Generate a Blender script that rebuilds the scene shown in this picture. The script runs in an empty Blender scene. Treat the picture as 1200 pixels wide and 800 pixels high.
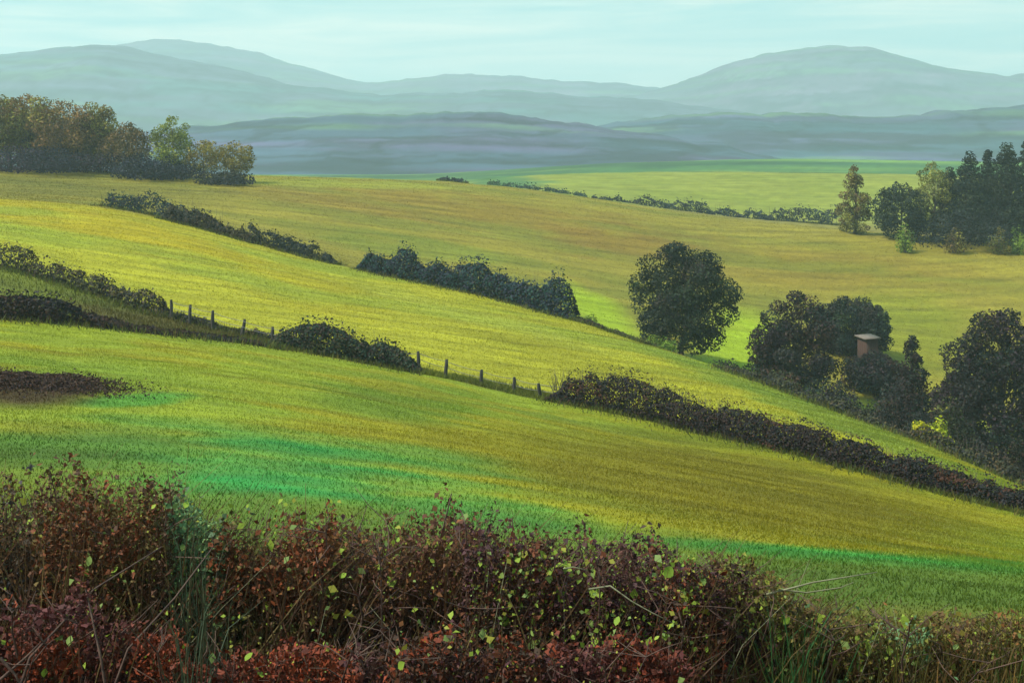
import bpy, math
import numpy as np
from mathutils import Vector

# ------------------------------------------------------------------ camera
F = 1648.0            # focal length in pixels of the 1200 px wide photograph
HV = 170.0            # eye level row in the photograph
S = bpy.context.scene
C = S.collection
cam = bpy.data.cameras.new('camera')
cam.sensor_width = 36.0
cam.lens = 36.0 * F / 1200.0
cam.shift_y = -(400.0 - HV) / 1200.0
cam.clip_start = 0.1
cam.clip_end = 40000.0
camo = bpy.data.objects.new('camera', cam)
camo.rotation_euler = (math.radians(90), 0, 0)
C.objects.link(camo)
S.camera = camo

# ------------------------------------------------------------------ light
SUN_EL, SUN_AZ = 50.0, -112.0        # azimuth clockwise from +Y (view direction)
world = bpy.data.worlds.new('World')
S.world = world
world.use_nodes = True
nt = world.node_tree
nt.nodes.clear()
wo = nt.nodes.new('ShaderNodeOutputWorld')
bg = nt.nodes.new('ShaderNodeBackground')
sky = nt.nodes.new('ShaderNodeTexSky')
sky.sky_type = 'NISHITA'
sky.sun_disc = False
sky.sun_elevation = math.radians(SUN_EL)
sky.sun_rotation = math.radians(SUN_AZ)
sky.ozone_density = 1.0
sky.dust_density = 1.5
# a thin veil of pale turquoise cloud spread evenly over the whole dome
tc = nt.nodes.new('ShaderNodeTexCoord')
mp = nt.nodes.new('ShaderNodeMapping')
mp.inputs['Scale'].default_value = (2.0, 2.0, 24.0)
mp.inputs['Rotation'].default_value = (0.0, math.radians(7), 0.0)
nz = nt.nodes.new('ShaderNodeTexNoise')
nz.inputs['Scale'].default_value = 2.4
nz.inputs['Detail'].default_value = 9.0
nz.inputs['Roughness'].default_value = 0.6
nz.inputs['Distortion'].default_value = 0.7
mr = nt.nodes.new('ShaderNodeMapRange')
mr.inputs[1].default_value = 0.3
mr.inputs[2].default_value = 0.72
mr.inputs[3].default_value = 0.66
mr.inputs[4].default_value = 0.97
mx = nt.nodes.new('ShaderNodeMix')
mx.data_type = 'RGBA'
cr = nt.nodes.new('ShaderNodeValToRGB')
cr.color_ramp.elements[0].position = .42; cr.color_ramp.elements[0].color = (.44, .84, .80, 1)
cr.color_ramp.elements[1].position = .74; cr.color_ramp.elements[1].color = (1.08, 1.10, .94, 1)
vs = nt.nodes.new('ShaderNodeVectorMath'); vs.operation = 'SCALE'; vs.inputs['Scale'].default_value = 7.0
nt.links.new(tc.outputs['Generated'], mp.inputs['Vector'])
nt.links.new(mp.outputs[0], nz.inputs['Vector'])
nt.links.new(nz.outputs['Fac'], mr.inputs[0])
nt.links.new(mr.outputs[0], mx.inputs[0])
sx = nt.nodes.new('ShaderNodeSeparateXYZ'); nt.links.new(tc.outputs['Generated'], sx.inputs[0])
hr = nt.nodes.new('ShaderNodeMapRange')       # air whitens towards the horizon all round
hr.inputs[1].default_value = 0.0; hr.inputs[2].default_value = 0.14; hr.inputs[3].default_value = 0.26; hr.inputs[4].default_value = -0.06
nt.links.new(sx.outputs['Z'], hr.inputs[0])
ad = nt.nodes.new('ShaderNodeMath'); ad.operation = 'ADD'
nt.links.new(nz.outputs['Fac'], ad.inputs[0]); nt.links.new(hr.outputs[0], ad.inputs[1])
nt.links.new(ad.outputs[0], cr.inputs['Fac'])
nt.links.new(cr.outputs[0], vs.inputs[0])
nt.links.new(vs.outputs[0], mx.inputs[7])
nt.links.new(sky.outputs[0], mx.inputs[6])
nt.links.new(mx.outputs[2], bg.inputs['Color'])
bg.inputs['Strength'].default_value = 0.085
nt.links.new(bg.outputs[0], wo.inputs['Surface'])

sl = bpy.data.lights.new('sun', 'SUN')
sl.energy = 3.8
sl.angle = math.radians(3.0)
sl.color = (1.0, 0.95, 0.84)
so = bpy.data.objects.new('sun', sl)
az, el = math.radians(SUN_AZ), math.radians(SUN_EL)
sdir = Vector((math.sin(az) * math.cos(el), math.cos(az) * math.cos(el), math.sin(el)))
so.rotation_euler = sdir.to_track_quat('Z', 'Y').to_euler()
so.location = sdir * 60
C.objects.link(so)

S.view_settings.view_transform = 'Standard'
S.view_settings.look = 'None'
S.view_settings.exposure = 0.83
S.view_settings.gamma = 1.0
S.render.engine = 'CYCLES'
S.cycles.volume_bounces = 1
S.cycles.max_bounces = 6
S.cycles.transparent_max_bounces = 8

rng = np.random.default_rng(11)

# ------------------------------------------------------------------ helpers
def lin(r, g, b):
    c = np.array([r, g, b], float) / 255.0
    return np.where(c <= 0.04045, c / 12.92, ((c + 0.055) / 1.055) ** 2.4)

def pt(u, v, d):
    return np.array([(u - 600.0) / F * d, d, -(v - HV) / F * d])

def hash2(ix, iy, seed):
    h = np.sin(ix * 127.1 + iy * 311.7 + seed * 74.7) * 43758.5453
    return h - np.floor(h)

def vnoise(x, y, seed=0):
    x = np.asarray(x, float); y = np.asarray(y, float)
    ix, iy = np.floor(x), np.floor(y)
    fx, fy = x - ix, y - iy
    fx = fx * fx * (3 - 2 * fx); fy = fy * fy * (3 - 2 * fy)
    a = hash2(ix, iy, seed); b = hash2(ix + 1, iy, seed)
    c = hash2(ix, iy + 1, seed); d = hash2(ix + 1, iy + 1, seed)
    return (a * (1 - fx) + b * fx) * (1 - fy) + (c * (1 - fx) + d * fx) * fy

def fbm(x, y, seed=0, oct=4):
    s = 0.0; a = 0.5; t = 0.0
    for o in range(oct):
        s = s + a * vnoise(np.asarray(x) * 2 ** o, np.asarray(y) * 2 ** o, seed + o * 3)
        t += a; a *= 0.5
    return s / t

def mesh_np(name, verts, faces, mats, cols=None, smooth=False):
    """faces: (n,3) or (n,4) int array"""
    me = bpy.data.meshes.new(name)
    verts = np.asarray(verts, np.float32); faces = np.asarray(faces, np.int32)
    n, k = faces.shape
    me.vertices.add(len(verts)); me.vertices.foreach_set('co', verts.ravel())
    me.loops.add(n * k); me.loops.foreach_set('vertex_index', faces.ravel())
    me.polygons.add(n)
    me.polygons.foreach_set('loop_start', np.arange(0, n * k, k, dtype=np.int32))
    me.polygons.foreach_set('loop_total', np.full(n, k, np.int32))
    if smooth:
        me.polygons.foreach_set('use_smooth', np.ones(n, bool))
    me.update(calc_edges=True)
    if cols is not None:
        at = me.color_attributes.new('tint', 'FLOAT_COLOR', 'POINT')
        c4 = np.ones((len(verts), 4), np.float32); c4[:, :3] = np.clip(cols, 0, 1)
        at.data.foreach_set('color', c4.ravel())
    for m in (mats if isinstance(mats, (list, tuple)) else [mats]):
        me.materials.append(m)
    return me

def link(name, me, parent=None, loc=None):
    o = bpy.data.objects.new(name, me)
    C.objects.link(o)
    if parent is not None:
        o.parent = parent
    if loc is not None:
        o.location = loc
    return o

def thing(name, loc, label, cat, group=None):
    o = link(name, None, loc=tuple(float(a) for a in loc))
    o['label'] = label; o['category'] = cat
    if group: o['group'] = group
    return o

def tag(o, label=None, cat=None, group=None, kind=None):
    if label: o['label'] = label
    if cat: o['category'] = cat
    if group: o['group'] = group
    if kind: o['kind'] = kind
    return o

class Tubes:
    """collects tapered tubes; one mesh"""
    def __init__(self): self.v = []; self.f = []; self.n = 0
    def add(self, pts, radii, sides=6):
        pts = np.asarray(pts, float); m = len(pts)
        radii = np.broadcast_to(np.asarray(radii, float), (m,)) if np.ndim(radii) else np.full(m, radii)
        tang = np.gradient(pts, axis=0)
        tang /= np.linalg.norm(tang, axis=1)[:, None] + 1e-9
        ref = np.array([0.0, 0, 1.0]) if abs(tang[:, 2]).mean() < 0.8 else np.array([1.0, 0, 0])
        a = np.cross(tang, ref); a /= np.linalg.norm(a, axis=1)[:, None] + 1e-9
        b = np.cross(tang, a)
        th = np.arange(sides) * 2 * np.pi / sides
        ring = pts[:, None, :] + radii[:, None, None] * (np.cos(th)[None, :, None] * a[:, None, :] + np.sin(th)[None, :, None] * b[:, None, :])
        self.v.append(ring.reshape(-1, 3))
        for i in range(m - 1):
            j = np.arange(sides); k = (j + 1) % sides
            o = self.n + i * sides
            self.f.append(np.stack([o + j, o + k, o + sides + k, o + sides + j], 1))
        self.f.append(np.array([[self.n + (m - 1) * sides + q for q in (0, 1, sides // 2, sides - 1)]]))
        self.n += m * sides
    def mesh(self, name, mat, origin=(0, 0, 0)):
        return mesh_np(name, np.concatenate(self.v) - np.asarray(origin), np.concatenate(self.f), mat, smooth=True)

def leaf_quads(p, nrm, size, aspect=0.6, r=rng, droop=0.0):
    """rhombic leaves at p facing nrm -> verts, quads"""
    n = len(p)
    nrm = nrm / (np.linalg.norm(nrm, axis=1)[:, None] + 1e-9)
    t = r.normal(size=(n, 3)); t[:, 2] -= droop
    t -= (t * nrm).sum(1)[:, None] * nrm
    t /= np.linalg.norm(t, axis=1)[:, None] + 1e-9
    b = np.cross(nrm, t)
    s = np.broadcast_to(size, (n,))[:, None]
    k = r.uniform(0.10, 0.28, (n, 1)) * s
    v = np.stack([p - t * s * .5, p + b * s * .5 * aspect - t * s * .08 + nrm * k, p + t * s * .5, p - b * s * .5 * aspect - t * s * .08 + nrm * k], 1).reshape(-1, 3)
    f = np.arange(n * 4).reshape(n, 4)
    return v, f

# ------------------------------------------------------------------ materials
def newmat(name):
    m = bpy.data.materials.new(name); m.use_nodes = True
    nd = m.node_tree.nodes; lk = m.node_tree.links
    return m, nd, lk, nd['Principled BSDF']

def field_mat(name, scale, stretch, bump, lo=0.72, hi=1.25, ang=0.0):
    m, nd, lk, bs = newmat(name)
    at = nd.new('ShaderNodeAttribute'); at.attribute_name = 'tint'
    tc = nd.new('ShaderNodeTexCoord')
    mp = nd.new('ShaderNodeMapping'); mp.inputs['Scale'].default_value = stretch
    mp.inputs['Rotation'].default_value = (0, 0, ang)
    n1 = nd.new('ShaderNodeTexNoise'); n1.inputs['Scale'].default_value = scale
    n1.inputs['Detail'].default_value = 8; n1.inputs['Roughness'].default_value = 0.65
    n2 = nd.new('ShaderNodeTexNoise'); n2.inputs['Scale'].default_value = scale * 6
    n2.inputs['Detail'].default_value = 5
    lk.new(tc.outputs['Object'], mp.inputs['Vector'])
    lk.new(mp.outputs[0], n1.inputs['Vector']); lk.new(tc.outputs['Object'], n2.inputs['Vector'])
    r1 = nd.new('ShaderNodeMapRange'); r1.inputs[1].default_value = .3; r1.inputs[2].default_value = .7
    r1.inputs[3].default_value = lo; r1.inputs[4].default_value = hi
    lk.new(n1.outputs['Fac'], r1.inputs[0])
    r2 = nd.new('ShaderNodeMapRange'); r2.inputs[1].default_value = .3; r2.inputs[2].default_value = .7
    r2.inputs[3].default_value = .88; r2.inputs[4].default_value = 1.12
    lk.new(n2.outputs['Fac'], r2.inputs[0])
    mu = nd.new('ShaderNodeMath'); mu.operation = 'MULTIPLY'
    lk.new(r1.outputs[0], mu.inputs[0]); lk.new(r2.outputs[0], mu.inputs[1])
    vm = nd.new('ShaderNodeVectorMath'); vm.operation = 'SCALE'
    lk.new(at.outputs['Color'], vm.inputs[0]); lk.new(mu.outputs[0], vm.inputs['Scale'])
    lk.new(vm.outputs[0], bs.inputs['Base Color'])
    bs.inputs['Roughness'].default_value = 0.9
    bs.inputs['Specular IOR Level'].default_value = 0.15
    bp = nd.new('ShaderNodeBump'); bp.inputs['Strength'].default_value = 0.6; bp.inputs['Distance'].default_value = bump
    lk.new(mu.outputs[0], bp.inputs['Height']); lk.new(bp.outputs[0], bs.inputs['Normal'])
    return m

def leaf_mat(name, trans=0.3, rough=0.7):
    m, nd, lk, bs = newmat(name)
    at = nd.new('ShaderNodeAttribute'); at.attribute_name = 'tint'
    lk.new(at.outputs['Color'], bs.inputs['Base Color'])
    bs.inputs['Roughness'].default_value = rough
    bs.inputs['Specular IOR Level'].default_value = 0.25
    tr = nd.new('ShaderNodeBsdfTranslucent'); lk.new(at.outputs['Color'], tr.inputs['Color'])
    ms = nd.new('ShaderNodeMixShader'); ms.inputs[0].default_value = trans
    lk.new(bs.outputs[0], ms.inputs[1]); lk.new(tr.outputs[0], ms.inputs[2])
    lk.new(ms.outputs[0], nd['Material Output'].inputs['Surface'])
    return m

def noise_mat(name, c1, c2, scale, rough=0.9, bump=0.02, stretch=(1, 1, 1)):
    m, nd, lk, bs = newmat(name)
    tc = nd.new('ShaderNodeTexCoord'); mp = nd.new('ShaderNodeMapping'); mp.inputs['Scale'].default_value = stretch
    n1 = nd.new('ShaderNodeTexNoise'); n1.inputs['Scale'].default_value = scale; n1.inputs['Detail'].default_value = 7
    cr = nd.new('ShaderNodeValToRGB')
    cr.color_ramp.elements[0].position = .3; cr.color_ramp.elements[1].position = .7
    cr.color_ramp.elements[0].color = (*c1, 1); cr.color_ramp.elements[1].color = (*c2, 1)
    lk.new(tc.outputs['Object'], mp.inputs['Vector']); lk.new(mp.outputs[0], n1.inputs['Vector'])
    lk.new(n1.outputs['Fac'], cr.inputs['Fac']); lk.new(cr.outputs[0], bs.inputs['Base Color'])
    bs.inputs['Roughness'].default_value = rough
    bp = nd.new('ShaderNodeBump'); bp.inputs['Distance'].default_value = bump
    lk.new(n1.outputs['Fac'], bp.inputs['Height']); lk.new(bp.outputs[0], bs.inputs['Normal'])
    return m

M_near = field_mat('meadow_grass', 0.5, (0.35, 1.6, 1), 0.06, ang=math.radians(14))
M_mid = field_mat('pasture_grass', 0.35, (0.25, 1.5, 1), 0.10, ang=math.radians(16))
M_far = field_mat('stubble_grass', 0.22, (0.16, 1.5, 1), 0.15, lo=.78, hi=1.2, ang=math.radians(6))
M_hill = field_mat('moorland', 0.006, (0.4, 1.0, 1.6), 2.0, lo=.55, hi=1.35)
M_leaf = leaf_mat('foliage')
M_leafdark = leaf_mat('hedge_foliage', 0.18)
M_grass = leaf_mat('grass_blades', 0.35)
M_bark = noise_mat('bark', (.035, .026, .02), (.08, .062, .048), 4, bump=.04, stretch=(1, 1, .3))
M_cane = noise_mat('bramble_cane', (.035, .02, .018), (.12, .07, .05), 9)
M_pale = noise_mat('dry_stalk', (.12, .12, .07), (.22, .22, .13), 9)
M_post = noise_mat('weathered_wood', (.016, .015, .015), (.05, .045, .04), 6, bump=.01, stretch=(1, 1, .2))
M_wire = noise_mat('fence_wire', (.10, .10, .10), (.18, .17, .16), 20, rough=.5)
M_board = noise_mat('brown_boards', (.026, .011, .008), (.06, .025, .017), 3, bump=.02, stretch=(4, 4, .3))
M_roof = noise_mat('pale_roof', (.09, .07, .06), (.17, .135, .115), 2.5, bump=.02)
M_dark = noise_mat('dark_opening', (.012, .011, .011), (.02, .018, .018), 3, rough=.4)

# ------------------------------------------------------------------ terrain
UT = np.arange(-1500, 2701, 5.0)
def prof(pairs, sm=6):
    a = np.array(pairs, float)
    t = np.interp(UT, a[:, 0], a[:, 1])
    k = np.exp(-0.5 * (np.arange(-3 * sm, 3 * sm + 1) / sm) ** 2); k /= k.sum()
    return np.convolve(np.pad(t, 3 * sm, mode='edge'), k, 'valid')

lines = []      # each: (d(u), z(u))
def line_dz(d, z): lines.append((np.full_like(UT, d), np.full_like(UT, z)))
def line_uvd(rows, sm=6):
    a = np.array(rows, float)
    v = prof(a[:, [0, 1]], sm); d = prof(a[:, [0, 2]], sm)
    lines.append((d, -(v - HV) / F * d))
    return v, d
line_dz(-120, -1.2)
line_dz(-6, -1.6)
line_dz(3, -1.9)
line_dz(11, -4.9)
line_uvd([(0, 592, 28), (300, 600, 28), (600, 628, 28), (900, 660, 28), (1200, 690, 28)])
line_uvd([(0, 455, 55), (300, 485, 55), (600, 532, 55), (900, 590, 55), (1200, 645, 54)])
A = line_uvd([(-200, 366, 92), (0, 372, 95), (120, 382, 98), (300, 404, 105), (500, 440, 105), (640, 470, 102), (800, 504, 95), (1000, 552, 85), (1200, 604, 78), (1400, 655, 74)])
B = line_uvd([(-200, 285, 130), (0, 312, 126), (100, 340, 122), (200, 374, 117), (300, 397, 112), (500, 432, 111), (640, 461, 107), (800, 494, 99.5), (1000, 541, 89), (1200, 592, 82), (1400, 645, 78)])
Cc = line_uvd([(-200, 226, 205), (0, 233, 200), (120, 242, 198), (220, 264, 194), (330, 297, 189), (430, 319, 184), (560, 345, 175), (690, 381, 164), (820, 425, 150), (920, 459, 139), (1030, 500, 126), (1130, 538, 115), (1200, 572, 107), (1400, 640, 98)])
D = line_uvd([(-200, 220, 240), (0, 224, 236), (150, 235, 232), (300, 272, 226), (430, 306, 216), (560, 338, 204), (700, 384, 191), (820, 432, 179), (920, 470, 172), (1030, 512, 163), (1200, 585, 150), (1400, 640, 140)])
E = line_uvd([(-200, 207, 265), (0, 211, 265), (300, 232, 265), (500, 262, 262), (700, 310, 250), (850, 345, 242), (1000, 372, 236), (1200, 400, 228), (1400, 430, 220)])
Fl = line_uvd([(-200, 195, 300), (0, 197, 304), (300, 206, 322), (530, 213, 332), (620, 222, 334), (700, 234, 332), (850, 256, 326), (980, 268, 316), (1200, 286, 302), (1400, 300, 290)])
G = line_uvd([(-200, 215, 400), (530, 220, 400), (620, 226, 404), (700, 238, 406), (850, 256, 406), (980, 264, 404), (1200, 276, 400)])
K = line_uvd([(-200, 226, 520), (450, 224, 520), (540, 213, 520), (640, 204, 525), (800, 201, 530), (1000, 203, 530), (1200, 208, 525), (1400, 214, 520)])
N0 = line_uvd([(-200, 222, 700), (600, 217, 700), (1200, 212, 700)])
N = line_uvd([(-200, 208, 980), (500, 206, 980), (700, 192, 980), (900, 186, 980), (1200, 190, 980), (1500, 194, 980)])
O = line_uvd([(-200, 205, 1400), (1200, 205, 1400)])
line_dz(9500, -60)
LD = np.array([l[0] for l in lines]); LZ = np.array([l[1] for l in lines])
for k in range(1, len(LD)):
    LD[k] = np.maximum(LD[k], LD[k - 1] + 2.0)

def pchip(d, z, q):
    """d,z: (K,N) knots, q:(N,) -> (N,)"""
    h = np.diff(d, axis=0); s = np.diff(z, axis=0) / h
    m = np.zeros_like(z)
    w1 = 2 * h[1:] + h[:-1]; w2 = h[1:] + 2 * h[:-1]
    same = s[1:] * s[:-1] > 0
    with np.errstate(divide='ignore', invalid='ignore'):
        hm = (w1 + w2) / (w1 / s[:-1] + w2 / s[1:])
    m[1:-1] = np.where(same, hm, 0)
    m[0] = s[0]; m[-1] = s[-1]
    i = np.clip((d <= q[None]).sum(0) - 1, 0, len(d) - 2)
    c = np.arange(len(q))
    t = np.clip((q - d[i, c]) / h[i, c], 0, 1)
    t2, t3 = t * t, t * t * t
    return ((2 * t3 - 3 * t2 + 1) * z[i, c] + (t3 - 2 * t2 + t) * h[i, c] * m[i, c]
            + (-2 * t3 + 3 * t2) * z[i + 1, c] + (t3 - t2) * h[i, c] * m[i + 1, c])

YF = 26.0
def u_of(x, y): return np.clip(600 + F * np.asarray(x) / np.maximum(y, YF), -1500, 2700)
def gz(x, y):
    x = np.atleast_1d(np.asarray(x, float)); y = np.atleast_1d(np.asarray(y, float))
    x, y = np.broadcast_arrays(x, y); sh = x.shape
    x = x.ravel(); y = y.ravel(); u = u_of(x, y)
    d = np.array([np.interp(u, UT, r) for r in LD]); z = np.array([np.interp(u, UT, r) for r in LZ])
    o = pchip(d, z, y)
    amp = np.interp(y, [0, 20, 60, 300], [0.05, .12, .28, .5])
    o = o + amp * (fbm(x / 9, y / 9, 5, 3) - .5) + amp * .35 * (fbm(x / 2.1, y / 2.1, 9, 2) - .5)
    return o.reshape(sh)
def gz1(x, y): return float(gz(x, y)[0])
def ground(u, d):
    x = (u - 600.0) / F * d
    return np.array([x, d, gz1(x, d)])

# ------- colours of the sward (what grows where), in albedo
K_AL = 0.62
def al(r, g, b): return lin(r, g, b) * K_AL
def lf(r, g, b): return lin(r, g, b) * K_AL * 1.1
def blob(u, v, cu, cv, ru, rv, tilt=0.0, nz=None):
    dv = v - cv - tilt * (u - cu)
    q = ((u - cu) / ru) ** 2 + (dv / rv) ** 2
    if nz is not None: q = q + nz
    return np.clip(1.25 - q, 0, 1) ** 1.0 * (q < 1.25)
def mixc(c, col, f): return c * (1 - f[:, None]) + col[None] * f[:, None]

def field_colour(fid, x, y, z):
    yy = np.maximum(y, 7.0)
    u = 600 + F * x / yy; v = HV - F * z / yy
    n1 = fbm(x / 7, y / 5, 21, 4); n2 = fbm(x / 22, y / 10, 33, 3); n3 = fbm(x / 3 + y * .1, y / 1.3, 41, 3)
    wob = (n1 - .5) * 1.8
    if fid == 'meadow':
        c = np.repeat(al(150, 166, 48)[None], len(x), 0)
        c = mixc(c, al(122, 150, 50), np.clip((n2 - .4) * 2.5, 0, .7))
        c = mixc(c, al(164, 152, 14), np.clip((n1 - .5) * 3, 0, .6))
        c = mixc(c, al(128, 120, 6), blob(u, v, 860, 575, 330, 60, .16, wob * .6) * .9)
        c = mixc(c, al(146, 140, 8), blob(u, v, 480, 512, 190, 20, .06, wob) * .8)
        c = mixc(c, al(96, 130, 36), blob(u, v, 470, 470, 110, 24, .12, wob) * .65)
        c = mixc(c, al(36, 152, 84), blob(u, v, 270, 552, 320, 50, .06, wob * 1.0) * .85)
        c = mixc(c, al(8, 162, 98), blob(u, v, 320, 556, 190, 26, .08, wob * 1.2) * .65)
        c = mixc(c, al(52, 148, 80), blob(u, v, 560, 610, 150, 30, .05, wob) * .8)
        c = mixc(c, al(40, 150, 70), blob(u, v, 1030, 655, 320, 10, .08, wob * .4) * .9)
        c = mixc(c, al(92, 126, 44), blob(u, v, 1080, 690, 330, 34, .03, wob * .4) * .8)
        c = mixc(c, al(84, 118, 46), blob(u, v, 40, 540, 220, 46, 0, wob * .6) * .9)
        c = mixc(c, al(60, 150, 70), blob(u, v, 160, 468, 70, 8, -.05, wob) * .7)
        # rank, dead growth in the hollow at the left
        c = mixc(c, al(70, 48, 34), blob(u, v, 20, 458, 100, 20, 0, wob) * .95)
        c = mixc(c, al(88, 116, 44), np.clip((34 - y) / 7, 0, .85))
        # leaf litter and bare soil beneath the scrub
        c = mixc(c, al(105, 48, 26), np.clip((24 - y) / 7, 0, 1) * np.clip((y - 5) / 2, 0, 1) * np.clip(1.6 * n3 + .3, 0, 1))
        c = mixc(c, al(84, 96, 40), np.clip((5.5 - y) / 2, 0, .8))
    elif fid == 'grass_strip':
        c = np.repeat(al(112, 124, 46)[None], len(x), 0)
        c = mixc(c, al(86, 92, 42), np.clip((n1 - .42) * 3, 0, .8))
        c = mixc(c, al(88, 72, 44), blob(u, v, 210, 385, 140, 14, .2, wob) * .7)
    elif fid == 'pasture':
        c = np.repeat(al(172, 174, 52)[None], len(x), 0)
        c = mixc(c, al(182, 168, 18), blob(u, v, 140, 272, 190, 24, .22, wob) * .75)
        c = mixc(c, al(172, 164, 24), blob(u, v, 330, 330, 120, 26, .25, wob) * .6)
        c = mixc(c, al(150, 152, 36), blob(u, v, 640, 408, 150, 18, .3, wob) * .6)
        c = mixc(c, al(140, 164, 62), np.clip((n2 - .5) * 3, 0, .6))
        c = mixc(c, al(122, 152, 62), blob(u, v, 980, 492, 260, 14, .4, wob) * .7)
        c = mixc(c, al(174, 184, 78), blob(u, v, 560, 372, 160, 10, .27, wob) * .6)
    elif fid == 'stubble_field':
        c = np.repeat(al(146, 140, 62)[None], len(x), 0)
        c = mixc(c, al(138, 120, 54), blob(u, v, 520, 245, 260, 20, .09, wob) * .8)
        c = mixc(c, al(132, 110, 54), blob(u, v, 740, 285, 130, 20, .05, wob) * .75)
        c = mixc(c, al(132, 118, 52), blob(u, v, 960, 315, 200, 26, .08, wob) * .7)
        c = mixc(c, al(116, 126, 54), np.clip((n2 - .5) * 3, 0, .6))
        c = mixc(c, al(118, 134, 56), blob(u, v, 480, 290, 140, 14, .16, wob) * .7)
        c = mixc(c, al(110, 112, 52), blob(u, v, 60, 218, 260, 14, .05, wob) * .7)
        c = mixc(c, al(150, 160, 66), blob(u, v, 380, 215, 160, 5, .03, wob) * .7)
        g = al(158, 186, 44)
        c = mixc(c, g, blob(u, v, 866, 420, 60, 60, 0, wob * .6) * .95)
        c = mixc(c, g, blob(u, v, 704, 370, 56, 26, .5, wob * .6) * .95)
        c = mixc(c, al(128, 140, 42), blob(u, v, 1060, 390, 90, 60, 0, wob) * .7)
        c = mixc(c, al(132, 158, 40), np.clip((v - (380 + (u - 700) * .23)) / 50, 0, .7) * (u > 880))
    elif fid == 'far_field':
        c = np.repeat(al(142, 154, 78)[None], len(x), 0)
        c = mixc(c, al(130, 146, 66), np.clip((n2 - .4) * 2, 0, .7))
        c = mixc(c, al(64, 120, 96), blob(u, v, 590, 213, 60, 8, .05, wob) * .8)
        c = mixc(c, al(128, 100, 66), np.clip((430 - y) / 30, 0, 1) * np.clip((u - 700) / 200, 0, .5))
    else:  # valley
        c = np.repeat(al(76, 122, 76)[None], len(x), 0)
        n4 = fbm(x / 90, y / 60, 51, 4)
        c = mixc(c, al(52, 96, 72), np.clip((n4 - .45) * 5, 0, .9))
        c = mixc(c, al(110, 146, 76), np.clip((fbm(x / 120, y / 50, 61, 3) - .55) * 6, 0, .8))
    sn = fbm(x / 14 + y * .05, (y - .22 * x) / .9, 91, 3)      # long brushed streaks of the sward
    c = c * (0.86 + .28 * n3)[:, None] * (.78 + .44 * sn)[:, None]
    if fid in ('pasture', 'stubble_field', 'far_field'):      # old drill and tractor lines following the slope
        ph = (y - .30 * x + 3.0 * (n2 - .5)) / (5.2 if fid == 'pasture' else 7.0)
        ln_ = np.abs(ph - np.round(ph)) < .12
        c = c * np.where(ln_, .86, 1.02)[:, None]
    return c * (np.array([1.07, .98, .62]) if fid != 'meadow' else np.array([1.05, .97, .66]))

ucols = np.unique(np.concatenate([np.linspace(-1500, -60, 60), np.linspace(-60, 1260, 331), np.linspace(1260, 2700, 60)]))
def field(name, k0, k1, rows_per, mat, label):
    ds = []
    for k in range(k0, k1):
        a = np.interp(ucols, UT, LD[k]); b = np.interp(ucols, UT, LD[k + 1])
        n = rows_per[k - k0]
        t = np.linspace(0, 1, n + 1)[:-1] if k < k1 - 1 else np.linspace(0, 1, n + 1)
        for tt in t: ds.append(a + (b - a) * tt)
    y = np.array(ds); u = np.broadcast_to(ucols, y.shape)
    x = (u - 600) / F * np.maximum(y, YF)
    z = gz(x, y)
    V = np.stack([x, y, z], -1).reshape(-1, 3)
    R, Q = y.shape
    i = np.arange(R * Q).reshape(R, Q)
    f = np.stack([i[:-1, :-1], i[:-1, 1:], i[1:, 1:], i[1:, :-1]], -1).reshape(-1, 4)
    cols = field_colour(name, V[:, 0], V[:, 1], V[:, 2])
    o = link(name, mesh_np(name, V, f, mat, cols, smooth=True))
    o['kind'] = 'structure'; o['label'] = label
    return o
# knots: 0 -120m,1,2,3 11m,4 28m,5 55m,6 A,7 B,8 C,9 D,10 E,11 F,12 G,13 K,14 N0,15 N,16 O,17 far
field('meadow', 0, 6, [6, 8, 20, 40, 60, 70], M_near, 'near sloping green and gold meadow behind the scrub')
field('grass_strip', 6, 7, [24], M_mid, 'narrow olive grass strip along the fence line')
field('pasture', 7, 8, [90], M_mid, 'bright yellow green pasture sloping down between two hedges')
field('stubble_field', 8, 11, [30, 50, 60], M_far, 'wide ochre field rising beyond the middle trees')
field('far_field', 11, 13, [16, 40], M_far, 'pale green field below the blue hills')
field('valley', 13, 17, [20, 30, 20, 24], M_hill, 'dim green valley floor in front of the hills')

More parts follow.
